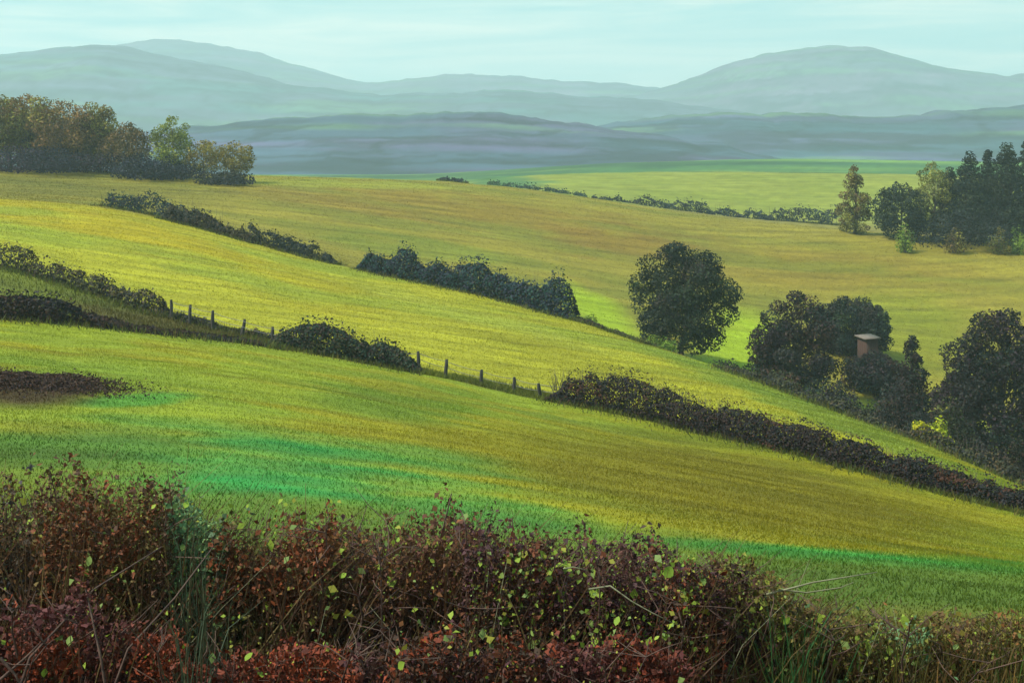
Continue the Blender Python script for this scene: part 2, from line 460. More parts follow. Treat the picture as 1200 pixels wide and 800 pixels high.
# ------------------------------------------------------------------ distant hills
def hill(name, label, d0, wid, profile, ca, cb, seed, base=-45, rough=.6):
    us = np.linspace(-900, 2100, 600)
    a = np.array(profile, float)
    v = np.interp(us, a[:, 0], a[:, 1])
    k = np.exp(-.5 * (np.arange(-9, 10) / 3.0) ** 2); k /= k.sum()
    v = np.convolve(np.pad(v, 9, mode='edge'), k, 'valid')
    v = v + rough * ((fbm(us / 38, us * 0 + seed, seed, 4) - .5) * 13 + (fbm(us / 9, us * 0 + seed, seed + 1, 2) - .5) * 2.5)
    crest = -(v - HV) / F * d0
    t = np.linspace(-1, 1, 121)
    y = d0 + t[:, None] * wid + 0 * us[None]
    x = (us[None] - 600) / F * d0 + 0 * t[:, None]
    bell = (0.5 + .5 * np.cos(np.pi * t)) ** 0.9
    n = fbm(x / (wid * .35), y / (wid * .35), seed, 5) - .5
    rel = np.maximum(crest - base, 0)[None]
    z = base + rel * bell[:, None] * (1 + .42 * n * (1 - bell[:, None] ** 2)) + rel * .05 * n
    V = np.stack([x, y, z], -1).reshape(-1, 3)
    R, Q = z.shape; i = np.arange(R * Q).reshape(R, Q)
    f = np.stack([i[:-1, :-1], i[:-1, 1:], i[1:, 1:], i[1:, :-1]], -1).reshape(-1, 4)
    X, Y, Z = V.T
    m = np.clip((fbm(X / 260, (Y + 4 * Z) / 120, seed + 7, 4) - .42) * 6, 0, 1)
    c = ca[None] * (1 - m[:, None]) + cb[None] * m[:, None]
    m2 = np.clip((fbm(X / 420, (Y + 4 * Z) / 90, seed + 17, 3) - .58) * 8, 0, 1)
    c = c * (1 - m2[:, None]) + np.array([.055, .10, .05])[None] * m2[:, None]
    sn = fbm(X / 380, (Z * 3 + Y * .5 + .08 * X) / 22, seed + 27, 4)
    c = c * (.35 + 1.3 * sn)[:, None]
    b1 = fbm(X / 210, (Y + 2 * Z) / 110, seed + 37, 2); b2 = fbm(X / 260, (Y + 2 * Z) / 150, seed + 41, 2)
    hl = (np.abs(b1 - .5) < .02) | (np.abs(b2 - .47) < .018)          # hedgerows and field edges
    wd = np.clip((fbm(X / 170, (Y + 3 * Z) / 60, seed + 51, 4) - .56) * 14, 0, 1)   # patches of wood
    c = c * np.where(hl, .5, 1.0)[:, None] * (1 - .55 * wd)[:, None]
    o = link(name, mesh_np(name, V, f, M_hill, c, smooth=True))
    o['kind'] = 'structure'; o['label'] = label
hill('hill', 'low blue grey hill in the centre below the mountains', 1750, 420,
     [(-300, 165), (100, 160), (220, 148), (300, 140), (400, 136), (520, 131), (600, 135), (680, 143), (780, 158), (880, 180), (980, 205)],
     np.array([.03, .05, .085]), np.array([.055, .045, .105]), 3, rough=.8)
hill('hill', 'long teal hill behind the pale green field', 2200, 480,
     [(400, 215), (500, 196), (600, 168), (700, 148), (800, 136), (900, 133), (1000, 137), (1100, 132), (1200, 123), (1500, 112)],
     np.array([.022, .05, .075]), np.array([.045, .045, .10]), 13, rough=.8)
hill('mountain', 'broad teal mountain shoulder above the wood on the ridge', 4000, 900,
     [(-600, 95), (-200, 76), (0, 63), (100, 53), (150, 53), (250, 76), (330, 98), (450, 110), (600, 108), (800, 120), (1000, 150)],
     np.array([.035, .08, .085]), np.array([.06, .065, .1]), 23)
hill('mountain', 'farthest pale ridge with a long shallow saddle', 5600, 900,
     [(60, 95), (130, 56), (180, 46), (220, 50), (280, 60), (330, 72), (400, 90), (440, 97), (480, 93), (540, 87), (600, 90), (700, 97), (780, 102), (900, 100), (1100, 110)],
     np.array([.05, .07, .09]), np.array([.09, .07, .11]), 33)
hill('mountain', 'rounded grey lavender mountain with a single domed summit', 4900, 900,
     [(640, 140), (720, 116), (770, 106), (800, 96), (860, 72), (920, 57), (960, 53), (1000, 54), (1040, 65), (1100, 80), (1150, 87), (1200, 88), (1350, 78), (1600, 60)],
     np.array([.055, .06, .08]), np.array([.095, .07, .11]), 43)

# ------------------------------------------------------------------ grass blades
def grass(name, label, n, y0, y1, h, w, fid, k0, k1, mat=M_grass, ulo=-80, uhi=1280, var=.25):
    r = np.random.default_rng(hash(name) % 1000 if False else n)
    u = r.uniform(ulo, uhi, n)
    a = np.interp(u, UT, LD[k0]); b = np.interp(u, UT, LD[k1])
    a = np.maximum(a, y0); b = np.minimum(b, y1)
    ok = b > a; u, a, b = u[ok], a[ok], b[ok]; n = len(u)
    y = np.sqrt(r.uniform(0, 1, n) * (b * b - a * a) + a * a)
    x = (u - 600) / F * y
    z = gz(x, y)
    cl = fbm(x / 1.7, y / 1.7, 71, 3)
    hh = h * r.uniform(.5, 1.4, n) * (.5 + cl)
    ww = w * r.uniform(.6, 1.5, n)
    th = r.uniform(0, 2 * np.pi, n); ln = r.normal(0, .45, (n, 2)) * hh[:, None]
    dx, dy = np.cos(th) * ww / 2, np.sin(th) * ww / 2
    V = np.stack([np.stack([x - dx, y - dy, z - .02], 1), np.stack([x + dx, y + dy, z - .02], 1),
                  np.stack([x + ln[:, 0], y + ln[:, 1], z + hh], 1)], 1).reshape(-1, 3)
    c = field_colour(fid, x, y, z) * r.uniform(1 - var, 1 + var, (n, 1)) * (1 - var / 2 + var * cl)[:, None]
    o = link(name, mesh_np(name, V, np.arange(n * 3).reshape(n, 3), mat, np.repeat(c, 3, 0)))
    tag(o, label, 'grass', kind='stuff')
grass('meadow_grass', 'short green and gold grass covering the near meadow', 350000, 15, 200, .06, .035, 'meadow', 3, 6, var=.10)
grass('pasture_grass', 'short yellow green grass covering the bright pasture', 190000, 60, 260, .09, .075, 'pasture', 7, 8, var=.11)
grass('strip_grass', 'rough olive grass along the fence line', 30000, 60, 200, .26, .08, 'grass_strip', 6, 7)
grass('stubble', 'dry ochre stubble standing on the far rising field', 170000, 60, 400, .10, .12, 'stubble_field', 8, 11, var=.09)

# ------------------------------------------------------------------ trees
def crown_mesh(name, lobes, n, size, cols, seed, mat=M_leaf, shell=.22):
    """lobes: list (cx,cy,cz,rx,ry,rz)"""
    r = np.random.default_rng(seed)
    L = np.array(lobes, float)
    w = (L[:, 3] * L[:, 5]) ** .9; w /= w.sum()
    li = r.choice(len(L), n, p=w)
    d = r.normal(size=(n, 3)); d /= np.linalg.norm(d, axis=1)[:, None]
    rad = 1 - np.abs(r.normal(0, shell, n)); rad = np.where(rad < 0, .5, rad)
    lump = .8 + .45 * fbm(d[:, 0] * 2.2 + li * 1.7, d[:, 2] * 2.2 + d[:, 1] * 1.4, seed, 2)
    p = L[li, :3] + d * L[li, 3:] * (rad * lump)[:, None]
    nr = d * .7 + r.normal(size=(n, 3)) * .6 + np.array([0, 0, .25])
    s = size * r.uniform(.55, 1.35, n)
    v, f = leaf_quads(p, nr, s, .62, r)
    cols = np.array(cols)
    pick = r.integers(0, len(cols), len(L))
    near = np.where(r.random(n) < .78, pick[li], r.integers(0, len(cols), n))
    lobe_b = r.uniform(.6, 1.55, len(L))[li]  # random brightness per lobe, painted in to suggest lit and dark clumps
    c = cols[near] * (1.2 * lobe_b * r.uniform(.7, 1.35, n))[:, None]
    return mesh_np(name, v, f, mat, np.repeat(c, 4, 0))

def tree(name, label, u, d, vtop, width_px, cols, seed, n=9000, leaf=.36, shape='round', trunk_frac=.16, group=None, lean=0.0, vbase=None):
    r = np.random.default_rng(seed)
    b = ground(u, d)
    H = -(vtop - HV) / F * d - b[2]
    W = width_px / F * d
    rr = W / 2 * 1.1
    t = thing(name, b, label, 'tree', group)
    z0 = H * trunk_frac
    lobes = []
    nl = {'round': 44, 'cone': 54, 'ragged': 44, 'low': 30, 'pine': 60, 'full': 90}[shape]
    for i in range(nl):
        h = (i + .5) / nl
        h = np.clip(h + r.normal(0, .05), 0.02, 1)
        if shape in ('round', 'full'): wr = math.sqrt(max(0, 1 - (abs(h - .45) / .57) ** 2.4))
        elif shape in ('cone', 'pine'): wr = (1 - h) ** (.6 if shape == 'cone' else .75) * .95 + .05
        elif shape == 'low': wr = math.sqrt(max(0.02, 1 - h ** 2.2))
        else: wr = (1.05 - .5 * h) * r.uniform(.7, 1.1)
        lr = rr * r.uniform(.20, .38) * (.55 + .45 * wr) * (1.15 if shape == 'low' else 1)
        if shape in ('cone', 'pine'): lr = rr * r.uniform(.3, .46) * (.3 + .7 * wr)
        a = i * 2.399 + r.normal(0, .4)
        q = max(0, rr * wr - lr * .7) * math.sqrt(r.uniform(.2, 1))
        lz = lr * (r.uniform(.65, .95) if shape != 'pine' else r.uniform(.45, .7))
        cz = z0 + lz * .6 + h * max(H - z0 - lz * 1.5, .1)
        lobes.append((math.cos(a) * q + lean * cz, math.sin(a) * q, cz, lr, lr, lz))
    for i in range(nl):        # small sprays breaking the outline
        l = lobes[r.integers(0, nl)]; d3 = r.normal(size=3); d3 /= np.linalg.norm(d3); d3[2] = abs(d3[2]) * .8 - .15
        e = l[3] * r.uniform(.22, .42)
        lobes.append((l[0] + d3[0] * l[3], l[1] + d3[1] * l[4], l[2] + d3[2] * l[5], e, e, e * r.uniform(.6, 1.3)))
    tb = Tubes()
    r0 = max(.10, H * .024)
    top = H * .8
    zz = np.linspace(-.4, top, 8)
    wob = np.cumsum(r.normal(0, .03 * rr, (8, 2)), 0) * (zz[:, None] > 0)
    tp = np.stack([wob[:, 0] + lean * zz, wob[:, 1], zz], 1)
    rad = r0 * (1 - .82 * np.linspace(0, 1, 8)); rad[0] *= 1.5; rad[1] *= 1.1
    tb.add(tp, rad, 8)
    for l in lobes[:nl:2]:
        e = np.array(l[:3]); k = int(np.clip(np.searchsorted(zz, e[2] * .72), 1, 7))
        s = tp[k - 1]; mid = (s + e) / 2 + np.array([0, 0, -.06 * H * r.random()])
        tb.add([s, mid, e], [rad[k - 1] * .55, rad[k - 1] * .35, rad[k - 1] * .12], 5)
    link('trunk', tb.mesh('trunk', M_bark), t)
    link('crown', crown_mesh('crown', lobes, n, leaf, cols, seed + 100), t)
    return t

DK = [al(44, 54, 40), al(36, 50, 46), al(54, 50, 46), al(48, 64, 40)]
DKP = [al(46, 46, 44), al(56, 44, 52), al(40, 52, 44), al(64, 48, 42)]
BRN = [al(132, 122, 54), al(124, 98, 54), al(136, 132, 56), al(98, 86, 52)]
GRN = [al(128, 138, 54), al(110, 124, 52), al(138, 144, 56)]
PINE = [al(46, 58, 44), al(38, 50, 44), al(56, 66, 46)]
LIME = [al(128, 150, 52), al(110, 138, 50), al(92, 118, 48)]

# middle trees in the dip beyond the pasture
tree('oak_tree', 'large rounded dark green tree standing alone beside the bright grass dip', 798, 181, 284, 124, DK, 1, 24000, .36, 'round', .10)
tree('oak_tree', 'broad dark tree with purple tinge next to the small brown hut', 938, 176, 342, 104, DKP, 2, 15000, .36, 'round', .08)
tree('oak_tree', 'dark round headed tree rising behind the small brown hut', 1003, 208, 346, 88, DK, 3, 19000, .38, 'round', .0)
tree('cypress_tree', 'slim pointed dark tree between the hut and the big purple tree', 1069, 166, 392, 58, DKP, 4, 7000, .33, 'cone', .04)
tree('oak_tree', 'big purplish dark tree spreading above the yellow bush', 1172, 156, 362, 140, DKP, 5, 34000, .36, 'full', .02)
tree('oak_tree', 'low dark tree crouching in front of the small brown hut', 1024, 187, 411, 86, DKP, 7, 13000, .34, 'low', .03)
tree('oak_tree', 'short olive dark tree between slim pointed and big purplish trees', 1118, 160, 436, 56, [al(70, 74, 46), al(52, 54, 44), al(60, 48, 46)], 8, 9000, .33, 'round', .04)
tree('oak_tree', 'small dark tree leaning against the broad tree beside the grass dip', 908, 178, 386, 66, DK, 9, 7000, .34, 'low', .03)
tree('oak_tree', 'partly seen dark tree crowding the big purplish tree', 1252, 158, 386, 120, DK, 6, 20000, .38, 'full', .03)

# wood on the ridge beneath the teal mountain
gl = 'wood on the ridge'
tree('ridge_tree', 'tall brown tree at the outer end of the ridge wood', -14, 300, 104, 88, BRN, 11, 7200, .55, 'round', .14, gl)
tree('ridge_tree', 'mossy brown tree second in the ridge wood', 34, 304, 110, 82, BRN, 12, 6600, .55, 'round', .16, gl)
tree('ridge_tree', 'russet brown tree with a bushy head inside the ridge wood', 76, 300, 116, 80, [al(128, 96, 56), al(136, 108, 56), al(108, 86, 54)], 13, 4600, .55, 'round', .16, gl)
tree('ridge_tree', 'narrow brown tree with a raised tuft in the ridge wood', 117, 303, 119, 62, BRN, 14, 5400, .5, 'ragged', .14, gl)
tree('ridge_tree', 'low dark brown tree sinking beside the bright green one', 150, 300, 143, 70, [al(116, 94, 56), al(100, 88, 56)], 15, 3600, .5, 'low', .12, gl)
tree('ridge_tree', 'dark brown tree filling the back of the ridge wood near its outer end', 12, 312, 114, 80, BRN, 111, 6000, .55, 'round', .06, gl)
tree('ridge_tree', 'dusky brown tree behind the russet one in the ridge wood', 58, 312, 122, 80, BRN, 112, 6000, .55, 'round', .06, gl)
tree('ridge_tree', 'shadowy brown tree behind the narrow tufted one in the ridge wood', 98, 312, 132, 80, BRN, 113, 6000, .55, 'round', .06, gl)
tree('ridge_tree', 'dim brown tree behind the low dark one in the ridge wood', 136, 310, 144, 76, [al(108, 90, 56), al(88, 80, 56)], 114, 5000, .5, 'round', .06, gl)
tree('ridge_tree', 'bright olive green tree sticking up from the ridge wood', 202, 298, 136, 52, GRN, 16, 4400, .46, 'round', .16, gl)
tree('ridge_tree', 'small olive tree next to the bright green ridge tree', 240, 296, 164, 46, [al(142, 132, 54), al(130, 116, 54)], 17, 2600, .44, 'round', .16, gl)
tree('ridge_tree', 'last small olive tree at the open end of the ridge wood', 275, 294, 165, 48, [al(142, 128, 54), al(126, 114, 54)], 18, 2800, .44, 'round', .18, gl)

# wood on the right at the edge of the ochre field
gr = 'wood beside the ochre field'
tree('conifer_tree', 'lone slim brownish conifer standing apart from the dark wood', 1001, 306, 194, 42, [al(124, 114, 60), al(108, 90, 58), al(136, 136, 60)], 21, 6000, .44, 'low', .0, gr)
tree('wood_tree', 'low rounded dark tree at the edge of the wood', 1055, 300, 214, 64, PINE, 22, 8000, .5, 'round', .05, gr)
tree('wood_tree', 'olive brown tree glowing between darker trees of the wood', 1094, 303, 190, 58, [al(120, 122, 60), al(134, 134, 62), al(100, 100, 58)], 23, 4600, .5, 'round', .06, gr)
tree('wood_tree', 'tall dark tree with a ragged top in the wood', 1136, 300, 177, 76, PINE, 24, 11000, .5, 'pine', .05, gr)
tree('wood_tree', 'tallest dark tree of the wood beside the ochre field', 1180, 297, 167, 80, PINE, 25, 12000, .5, 'pine', .05, gr)
tree('wood_tree', 'narrow dark spire wedged between the two tallest trees of the wood', 1158, 304, 176, 58, PINE, 27, 9000, .5, 'pine', .04, gr)
tree('wood_tree', 'shorter dark tree hugging the olive brown one in the wood', 1113, 306, 196, 60, PINE, 28, 8000, .5, 'pine', .04, gr)
tree('wood_tree', 'tall dark spire behind the shoulder of the tallest wood tree', 1204, 305, 166, 66, PINE, 29, 9000, .5, 'pine', .04, gr)
tree('wood_tree', 'dark outermost tree of the wood beside the ochre field', 1232, 296, 172, 70, PINE, 26, 5200, .5, 'round', .05, gr)

# ------------------------------------------------------------------ bushes
def bush(name, label, u, d, vtop, width_px, cols, seed, n=2500, leaf=.3, cat='bush', group=None, depth=1.0):
    r = np.random.default_rng(seed)
    b = ground(u, d)
    H = max(.3, -(vtop - HV) / F * d - b[2]); W = width_px / F * d
    t = thing(name, b, label, cat, group)
    lobes = []
    for i in range(14):
        a = i * 2.4; q = W / 2 * .72 * math.sqrt((i + .3) / 14)
        lr = W / 2 * r.uniform(.26, .42); h = H * (1 - .5 * (q / (W / 2)) ** 2) * r.uniform(.35, 1.0)
        lz = h * .5
        lobes.append((math.cos(a) * q, math.sin(a) * q * depth, lz, lr, lr * depth, lz))
    tb = Tubes()
    for i in range(7):
        l = lobes[i * 2]
        tb.add([(l[0] * .15, l[1] * .15, -.1), (l[0] * .5, l[1] * .5, l[2] * .8), (l[0], l[1], l[2] * 1.5)], [.05, .035, .012], 5)
    link('stems', tb.mesh('stems', M_bark), t)['kind'] = 'stuff'
    link('foliage', crown_mesh('foliage', lobes, n, leaf, cols, seed + 50), t)
    return t
bush('gorse_bush', 'small bright yellow bush at the foot of the purplish tree', 1090, 123, 482, 52, [al(210, 200, 30), al(190, 190, 40), al(150, 160, 40)], 31, 2200, .28)
bush('thicket', 'dark thicket filling the dip below the hut', 972, 154, 436, 100, DKP, 32, 5200, .3, 'thicket')
bush('thicket', 'reddish brown thicket between hut and slim pointed tree', 1034, 148, 444, 92, [al(70, 52, 42), al(52, 50, 42), al(46, 50, 44)], 33, 3800, .3, 'thicket')
bush('thicket', 'olive dark thicket below the slim pointed tree', 1116, 138, 456, 60, [al(76, 82, 46), al(56, 60, 44), al(62, 52, 46)], 34, 3400, .3, 'thicket')
bush('thicket', 'dense dark thicket rising behind the small yellow bush', 1082, 140, 462, 70, DKP, 41, 3200, .3, 'thicket')
bush('thicket', 'tall dusky thicket joining the hut to the slim pointed tree', 1046, 158, 430, 64, DKP, 42, 4600, .3, 'thicket')
bush('thicket', 'reddish brown thicket under the partly seen dark tree', 1196, 124, 508, 58, [al(90, 58, 44), al(60, 52, 42), al(66, 66, 44)], 35, 2600, .28, 'thicket')
bush('thicket', 'low dark scrub running out from the lone rounded tree', 850, 166, 418, 64, DK, 36, 2400, .3, 'thicket')
bush('thicket', 'tangled scrub with pale leaves below the broad dark tree', 912, 158, 424, 62, [al(62, 66, 48), al(88, 96, 50), al(76, 56, 44)], 37, 2400, .3, 'thicket')
bush('lime_shrub', 'pale lime shrub growing through the foot of the lone rounded tree', 774, 172, 384, 40, LIME, 38, 1300, .28, 'shrub')
bush('lime_shrub', 'tiny lime shrub beside the low end of the dark hedge', 688, 182, 364, 26, LIME, 39, 800, .28, 'shrub')
for i, (u, w, vt, lb) in enumerate([(1060, 24, 258, 'pale olive shrub at the foot of the low rounded wood tree'),
                                    (1118, 30, 262, 'brownish olive shrub beneath the ragged wood tree'),
                                    (1170, 30, 260, 'ochre shrub beneath the tallest wood tree'),
                                    (1192, 22, 262, 'bright lime shrub at the end of the wood')]):
    bush('wood_shrub', lb, u, 286, vt, w, [LIME, BRN, [al(120, 110, 48), al(110, 120, 50)], LIME][i], 60 + i, 900, .42, 'shrub', 'shrubs at the foot of the wood')
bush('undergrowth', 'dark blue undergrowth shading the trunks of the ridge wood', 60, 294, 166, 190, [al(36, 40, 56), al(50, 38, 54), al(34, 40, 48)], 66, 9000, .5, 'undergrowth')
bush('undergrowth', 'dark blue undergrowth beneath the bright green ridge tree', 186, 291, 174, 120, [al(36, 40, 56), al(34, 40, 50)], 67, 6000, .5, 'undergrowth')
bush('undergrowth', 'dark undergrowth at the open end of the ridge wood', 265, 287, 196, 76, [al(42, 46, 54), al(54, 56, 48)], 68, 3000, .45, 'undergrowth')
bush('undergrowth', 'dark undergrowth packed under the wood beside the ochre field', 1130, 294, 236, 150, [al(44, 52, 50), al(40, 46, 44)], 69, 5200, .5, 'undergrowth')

# ------------------------------------------------------------------ hedges
def hedge(name, label, rows, cols, seed, n, leaf, thick=1.4, cat='hedge', mat=M_leafdark, ragged=.35, sink=0.0, twigs=0, hole_at=.33, gap_at=.33):
    """rows: (u, d, top_v): stands on the ground at (u,d), its top seen at row top_v"""
    r = np.random.default_rng(seed)
    a = np.array(rows, float)
    g = np.array([ground(q[0], q[1]) for q in a])
    hts = np.maximum(.25, -(a[:, 2] - HV) / F * a[:, 1] - g[:, 2])
    seg = np.r_[0, np.cumsum(np.linalg.norm(np.diff(g[:, :2], axis=0), axis=1))]
    Lg = seg[-1]
    org = g[len(g) // 2]
    t = thing(name, org, label, cat)
    def at(s):
        x = np.interp(s, seg, g[:, 0]); y = np.interp(s, seg, g[:, 1]); h = np.interp(s, seg, hts)
        return x, y, h
    s = r.uniform(0, Lg, n)
    x, y, h = at(s)
    big = fbm(s / 3.4, s * 0 + seed, seed, 2); fine = fbm(s / .8, s * 0, seed + 5, 3)
    bump = .5 + .85 * big + ragged * (fine - .5)
    gap = fbm(s / 4.0, s * 0 + 3.3, seed + 8, 2)
    bump = np.clip(bump, .2, 1.15) * np.where(gap < gap_at, .4 + gap, 1)
    endt = np.clip(np.minimum(s, Lg - s) / 1.6 + .15, 0, 1)
    h = h * bump * endt
    q = r.uniform(-1, 1, n); zt = r.uniform(0, 1, n) ** .9 * np.where(r.random(n) < .12, 1.3, 1.0)
    prof_w = np.sqrt(np.clip(1 - np.minimum(zt, 1) ** 2.4, .06, 1))
    tw = thick * (.55 + .9 * fbm(s / 1.6, s * 0 + 9, seed + 2, 2))
    ed = np.sign(q) * np.abs(q) ** .6
    hole = fbm(s / 1.1, zt * h / .7 + 7, seed + 21, 2)
    kp = hole > hole_at + .06 * r.normal(size=n)
    s, x, y, h, zt, prof_w, tw, ed = [k_[kp] for k_ in (s, x, y, h, zt, prof_w, tw, ed)]
    n = len(s)
    dx = np.gradient(g[:, 0], seg); dy = np.gradient(g[:, 1], seg)
    tx = np.interp(s, seg, dx); ty = np.interp(s, seg, dy); nn = np.hypot(tx, ty) + 1e-9
    ox, oy = -ty / nn, tx / nn
    px = x + ox * ed * prof_w * tw / 2; py = y + oy * ed * prof_w * tw / 2
    pz = gz(px, py) + zt * h - sink
    p = np.stack([px, py, pz], 1)
    nr = np.stack([ox * ed, oy * ed, zt * .8], 1) + r.normal(size=(n, 3)) * .6
    v, f = leaf_quads(p - org, nr, leaf * r.uniform(.55, 1.4, n), .62, r)
    cols = np.array(cols)
    pick = (fbm(s / 3.1, zt * 1.5, seed + 11, 3) * 1.5 - .25 + r.normal(0, .16, n)) * len(cols)
    c = cols[np.clip(pick.astype(int), 0, len(cols) - 1)] * r.uniform(.75, 1.25, (n, 1))
    link('foliage', mesh_np('foliage', v, f, mat, np.repeat(c, 4, 0)), t)
    m = int(Lg * 130); gs = r.uniform(-.5, Lg + .5, m); gx, gy, gh = at(gs)
    off = r.normal(0, thick * .62, m)
    ax = np.interp(gs, seg, dx); ay = np.interp(gs, seg, dy); an = np.hypot(ax, ay) + 1e-9
    gx = gx - ay / an * off; gy = gy + ax / an * off; zz = gz(gx, gy)
    bh = .42 * r.uniform(.4, 1.5, m) * (.4 + fbm(gx / .8, gy / .8, seed, 2)); lean_ = r.normal(0, .4, (m, 2)) * bh[:, None]
    bw = leaf * .22; th = r.uniform(0, 6.28, m)
    BV = np.stack([np.stack([gx - np.cos(th) * bw, gy - np.sin(th) * bw, zz - .03], 1), np.stack([gx + np.cos(th) * bw, gy + np.sin(th) * bw, zz - .03], 1), np.stack([gx + lean_[:, 0], gy + lean_[:, 1], zz + bh], 1)], 1).reshape(-1, 3) - org
    gc = np.array([al(118, 128, 46), al(96, 112, 46), al(122, 112, 50), al(84, 84, 44)])[r.integers(0, 4, m)] * r.uniform(.7, 1.25, (m, 1))
    link('verge_grass', mesh_np('verge_grass', BV, np.arange(m * 3).reshape(m, 3), M_grass, np.repeat(gc, 3, 0)), t)['kind'] = 'stuff'
    tb = Tubes()
    k = max(6, int(Lg / 1.1))
    for ss in np.linspace(.3, Lg - .3, k):
        x1, y1, h1 = at(ss); z1 = gz1(x1, y1)
        j = r.normal(0, .22, 2)
        tb.add(np.array([(x1, y1, z1 - .1), (x1 + j[0], y1 + j[1], z1 + h1 * .45), (x1 + 2 * j[0], y1 + 2 * j[1], z1 + h1 * .78)]) - org, [.05, .035, .012], 5)
    for q in range(twigs + int(Lg * 1.2)):
        x1, y1, h1 = at(r.uniform(0, Lg)); z1 = gz1(x1, y1); j = r.normal(0, .3, 2)
        tb.add(np.array([(x1, y1, z1 + h1 * .4), (x1 + j[0] * .6, y1, z1 + h1 * .8), (x1 + j[0], y1 + j[1], z1 + h1 * r.uniform(1.0, 1.3))]) - org, [.02, .014, .006], 4)
    link('stems', tb.mesh('stems', M_bark), t)['kind'] = 'stuff'
    return t

def lu(L, u): return float(np.interp(u, UT, L[1]))
HB = [al(40, 54, 76), al(30, 66, 70), al(44, 48, 68), al(38, 78, 72), al(30, 44, 52)]
HG = [al(56, 58, 48), al(80, 82, 50), al(50, 52, 54), al(94, 80, 52), al(66, 68, 48)]
HR = [al(44, 36, 38), al(62, 42, 36), al(36, 36, 44), al(42, 46, 42), al(84, 52, 38)]
# upper hedge above the pasture
hedge('hedge', 'thin dark hedge beginning below the ridge wood', [(118, lu(Cc, 118) + 6, 222), (170, lu(Cc, 170) + 5, 228), (215, lu(Cc, 215) + 4, 236), (262, lu(Cc, 262) + 4, 246)], HB, 201, 4400, .32, 1.6, ragged=.7, hole_at=.4, gap_at=.42)
hedge('hedge', 'brownish scrappy hedge along the upper edge of the pasture', [(190, lu(Cc, 190) + .5, 242), (240, lu(Cc, 240) + .5, 252), (300, lu(Cc, 300) + .5, 270)], [al(86, 80, 50), al(70, 62, 46), al(48, 54, 46)], 202, 4600, .34, 1.6)
hedge('hedge', 'short blue green hedge going down to the open gap', [(285, lu(Cc, 285) + 3, 258), (330, lu(Cc, 330) + 2, 274), (372, lu(Cc, 372) + 1, 288), (396, lu(Cc, 396) + 1, 302)], [al(40, 56, 50), al(36, 48, 54), al(60, 66, 46)], 203, 4600, .32, 1.6)
hedge('hedge', 'dense blue black hedge bordering the pasture before the lone tree', [(424, lu(Cc, 424) + 2, 293), (480, lu(Cc, 480) + 2, 297), (550, lu(Cc, 550) + 2, 310), (610, lu(Cc, 610) + 2, 323), (660, lu(Cc, 660) + 2, 332), (676, lu(Cc, 676) + 2, 338)], HB, 204, 19000, .33, 2.6, ragged=.3, hole_at=.22, gap_at=.2)
hedge('hedge', 'low dark green fringe between hedge and lone rounded tree', [(674, lu(Cc, 674) + 1, 366), (720, lu(Cc, 720) + 1, 386), (760, lu(Cc, 760) + 1, 398)], HG, 205, 1600, .28, 1.0)
hedge('hedge', 'ragged dark fringe below the hut and middle trees', [(850, lu(Cc, 850) + 1.5, 424), (900, lu(Cc, 900) + 1.5, 442), (960, lu(Cc, 960) + 1.5, 461), (1030, lu(Cc, 1030) + 1.5, 486), (1100, lu(Cc, 1100) + 1.5, 508), (1160, lu(Cc, 1160) + 1.5, 526), (1230, lu(Cc, 1230) + 1.5, 560)], HG, 206, 9000, .28, 2.2, twigs=40)
# hedge above the strip
hedge('hedge', 'dark hedge between the pasture and the olive grass strip', [(-60, lu(B, -60), 266), (0, lu(B, 0), 286), (50, lu(B, 50), 302), (100, lu(B, 100), 322), (150, lu(B, 150), 337), (198, lu(B, 198), 348)], HG, 207, 7600, .24, 1.8, ragged=.8, hole_at=.40, gap_at=.42)
hedge('hedge', 'sparse hedge tail behind the first fence posts', [(196, lu(B, 196), 360), (250, lu(B, 250), 378), (310, lu(B, 310), 390), (365, lu(B, 365), 394)], HG, 208, 3600, .22, 1.2, twigs=20)
hedge('hedge', 'low reddish brown hedge at the top of the near meadow', [(-60, lu(A, -60), 344), (0, lu(A, 0), 350), (60, lu(A, 60), 353), (120, lu(A, 120), 368), (190, lu(A, 190), 384), (260, lu(A, 260), 394), (330, lu(A, 330), 405)], [al(56, 42, 40), al(74, 50, 38), al(46, 42, 48)], 209, 16000, .22, 2.0, hole_at=.22, gap_at=.1)
hedge('hedge', 'rounded green bushy hedge interrupting the fence', [(310, lu(A, 310) + 2, 396), (352, lu(A, 352) + 2, 385), (390, lu(A, 390) + 2, 383), (430, lu(A, 430) + 2, 391), (462, lu(A, 462) + 2, 406), (500, lu(A, 500) + 2, 430)], [al(54, 70, 50), al(78, 74, 50), al(46, 70, 54), al(64, 52, 50)], 210, 12000, .22, 2.6, hole_at=.2, gap_at=.1)
# long dark hedge at the edge of the near meadow
hedge('hedge', 'long black and red brown hedge running down beside the near meadow', [(648, lu(A, 648) + 1.5, 440), (690, lu(A, 690) + 1.5, 440), (730, lu(A, 730) + 1.5, 447), (790, lu(A, 790) + 1.5, 462), (850, lu(A, 850) + 1.5, 477), (920, lu(A, 920) + 1.5, 498), (1000, lu(A, 1000) + 1.5, 518), (1080, lu(A, 1080) + 1.5, 541), (1150, lu(A, 1150) + 1.5, 563), (1260, lu(A, 1260) + 1.5, 595)], HR, 211, 38000, .17, 2.2, ragged=.6, twigs=300, hole_at=.24, gap_at=.24)
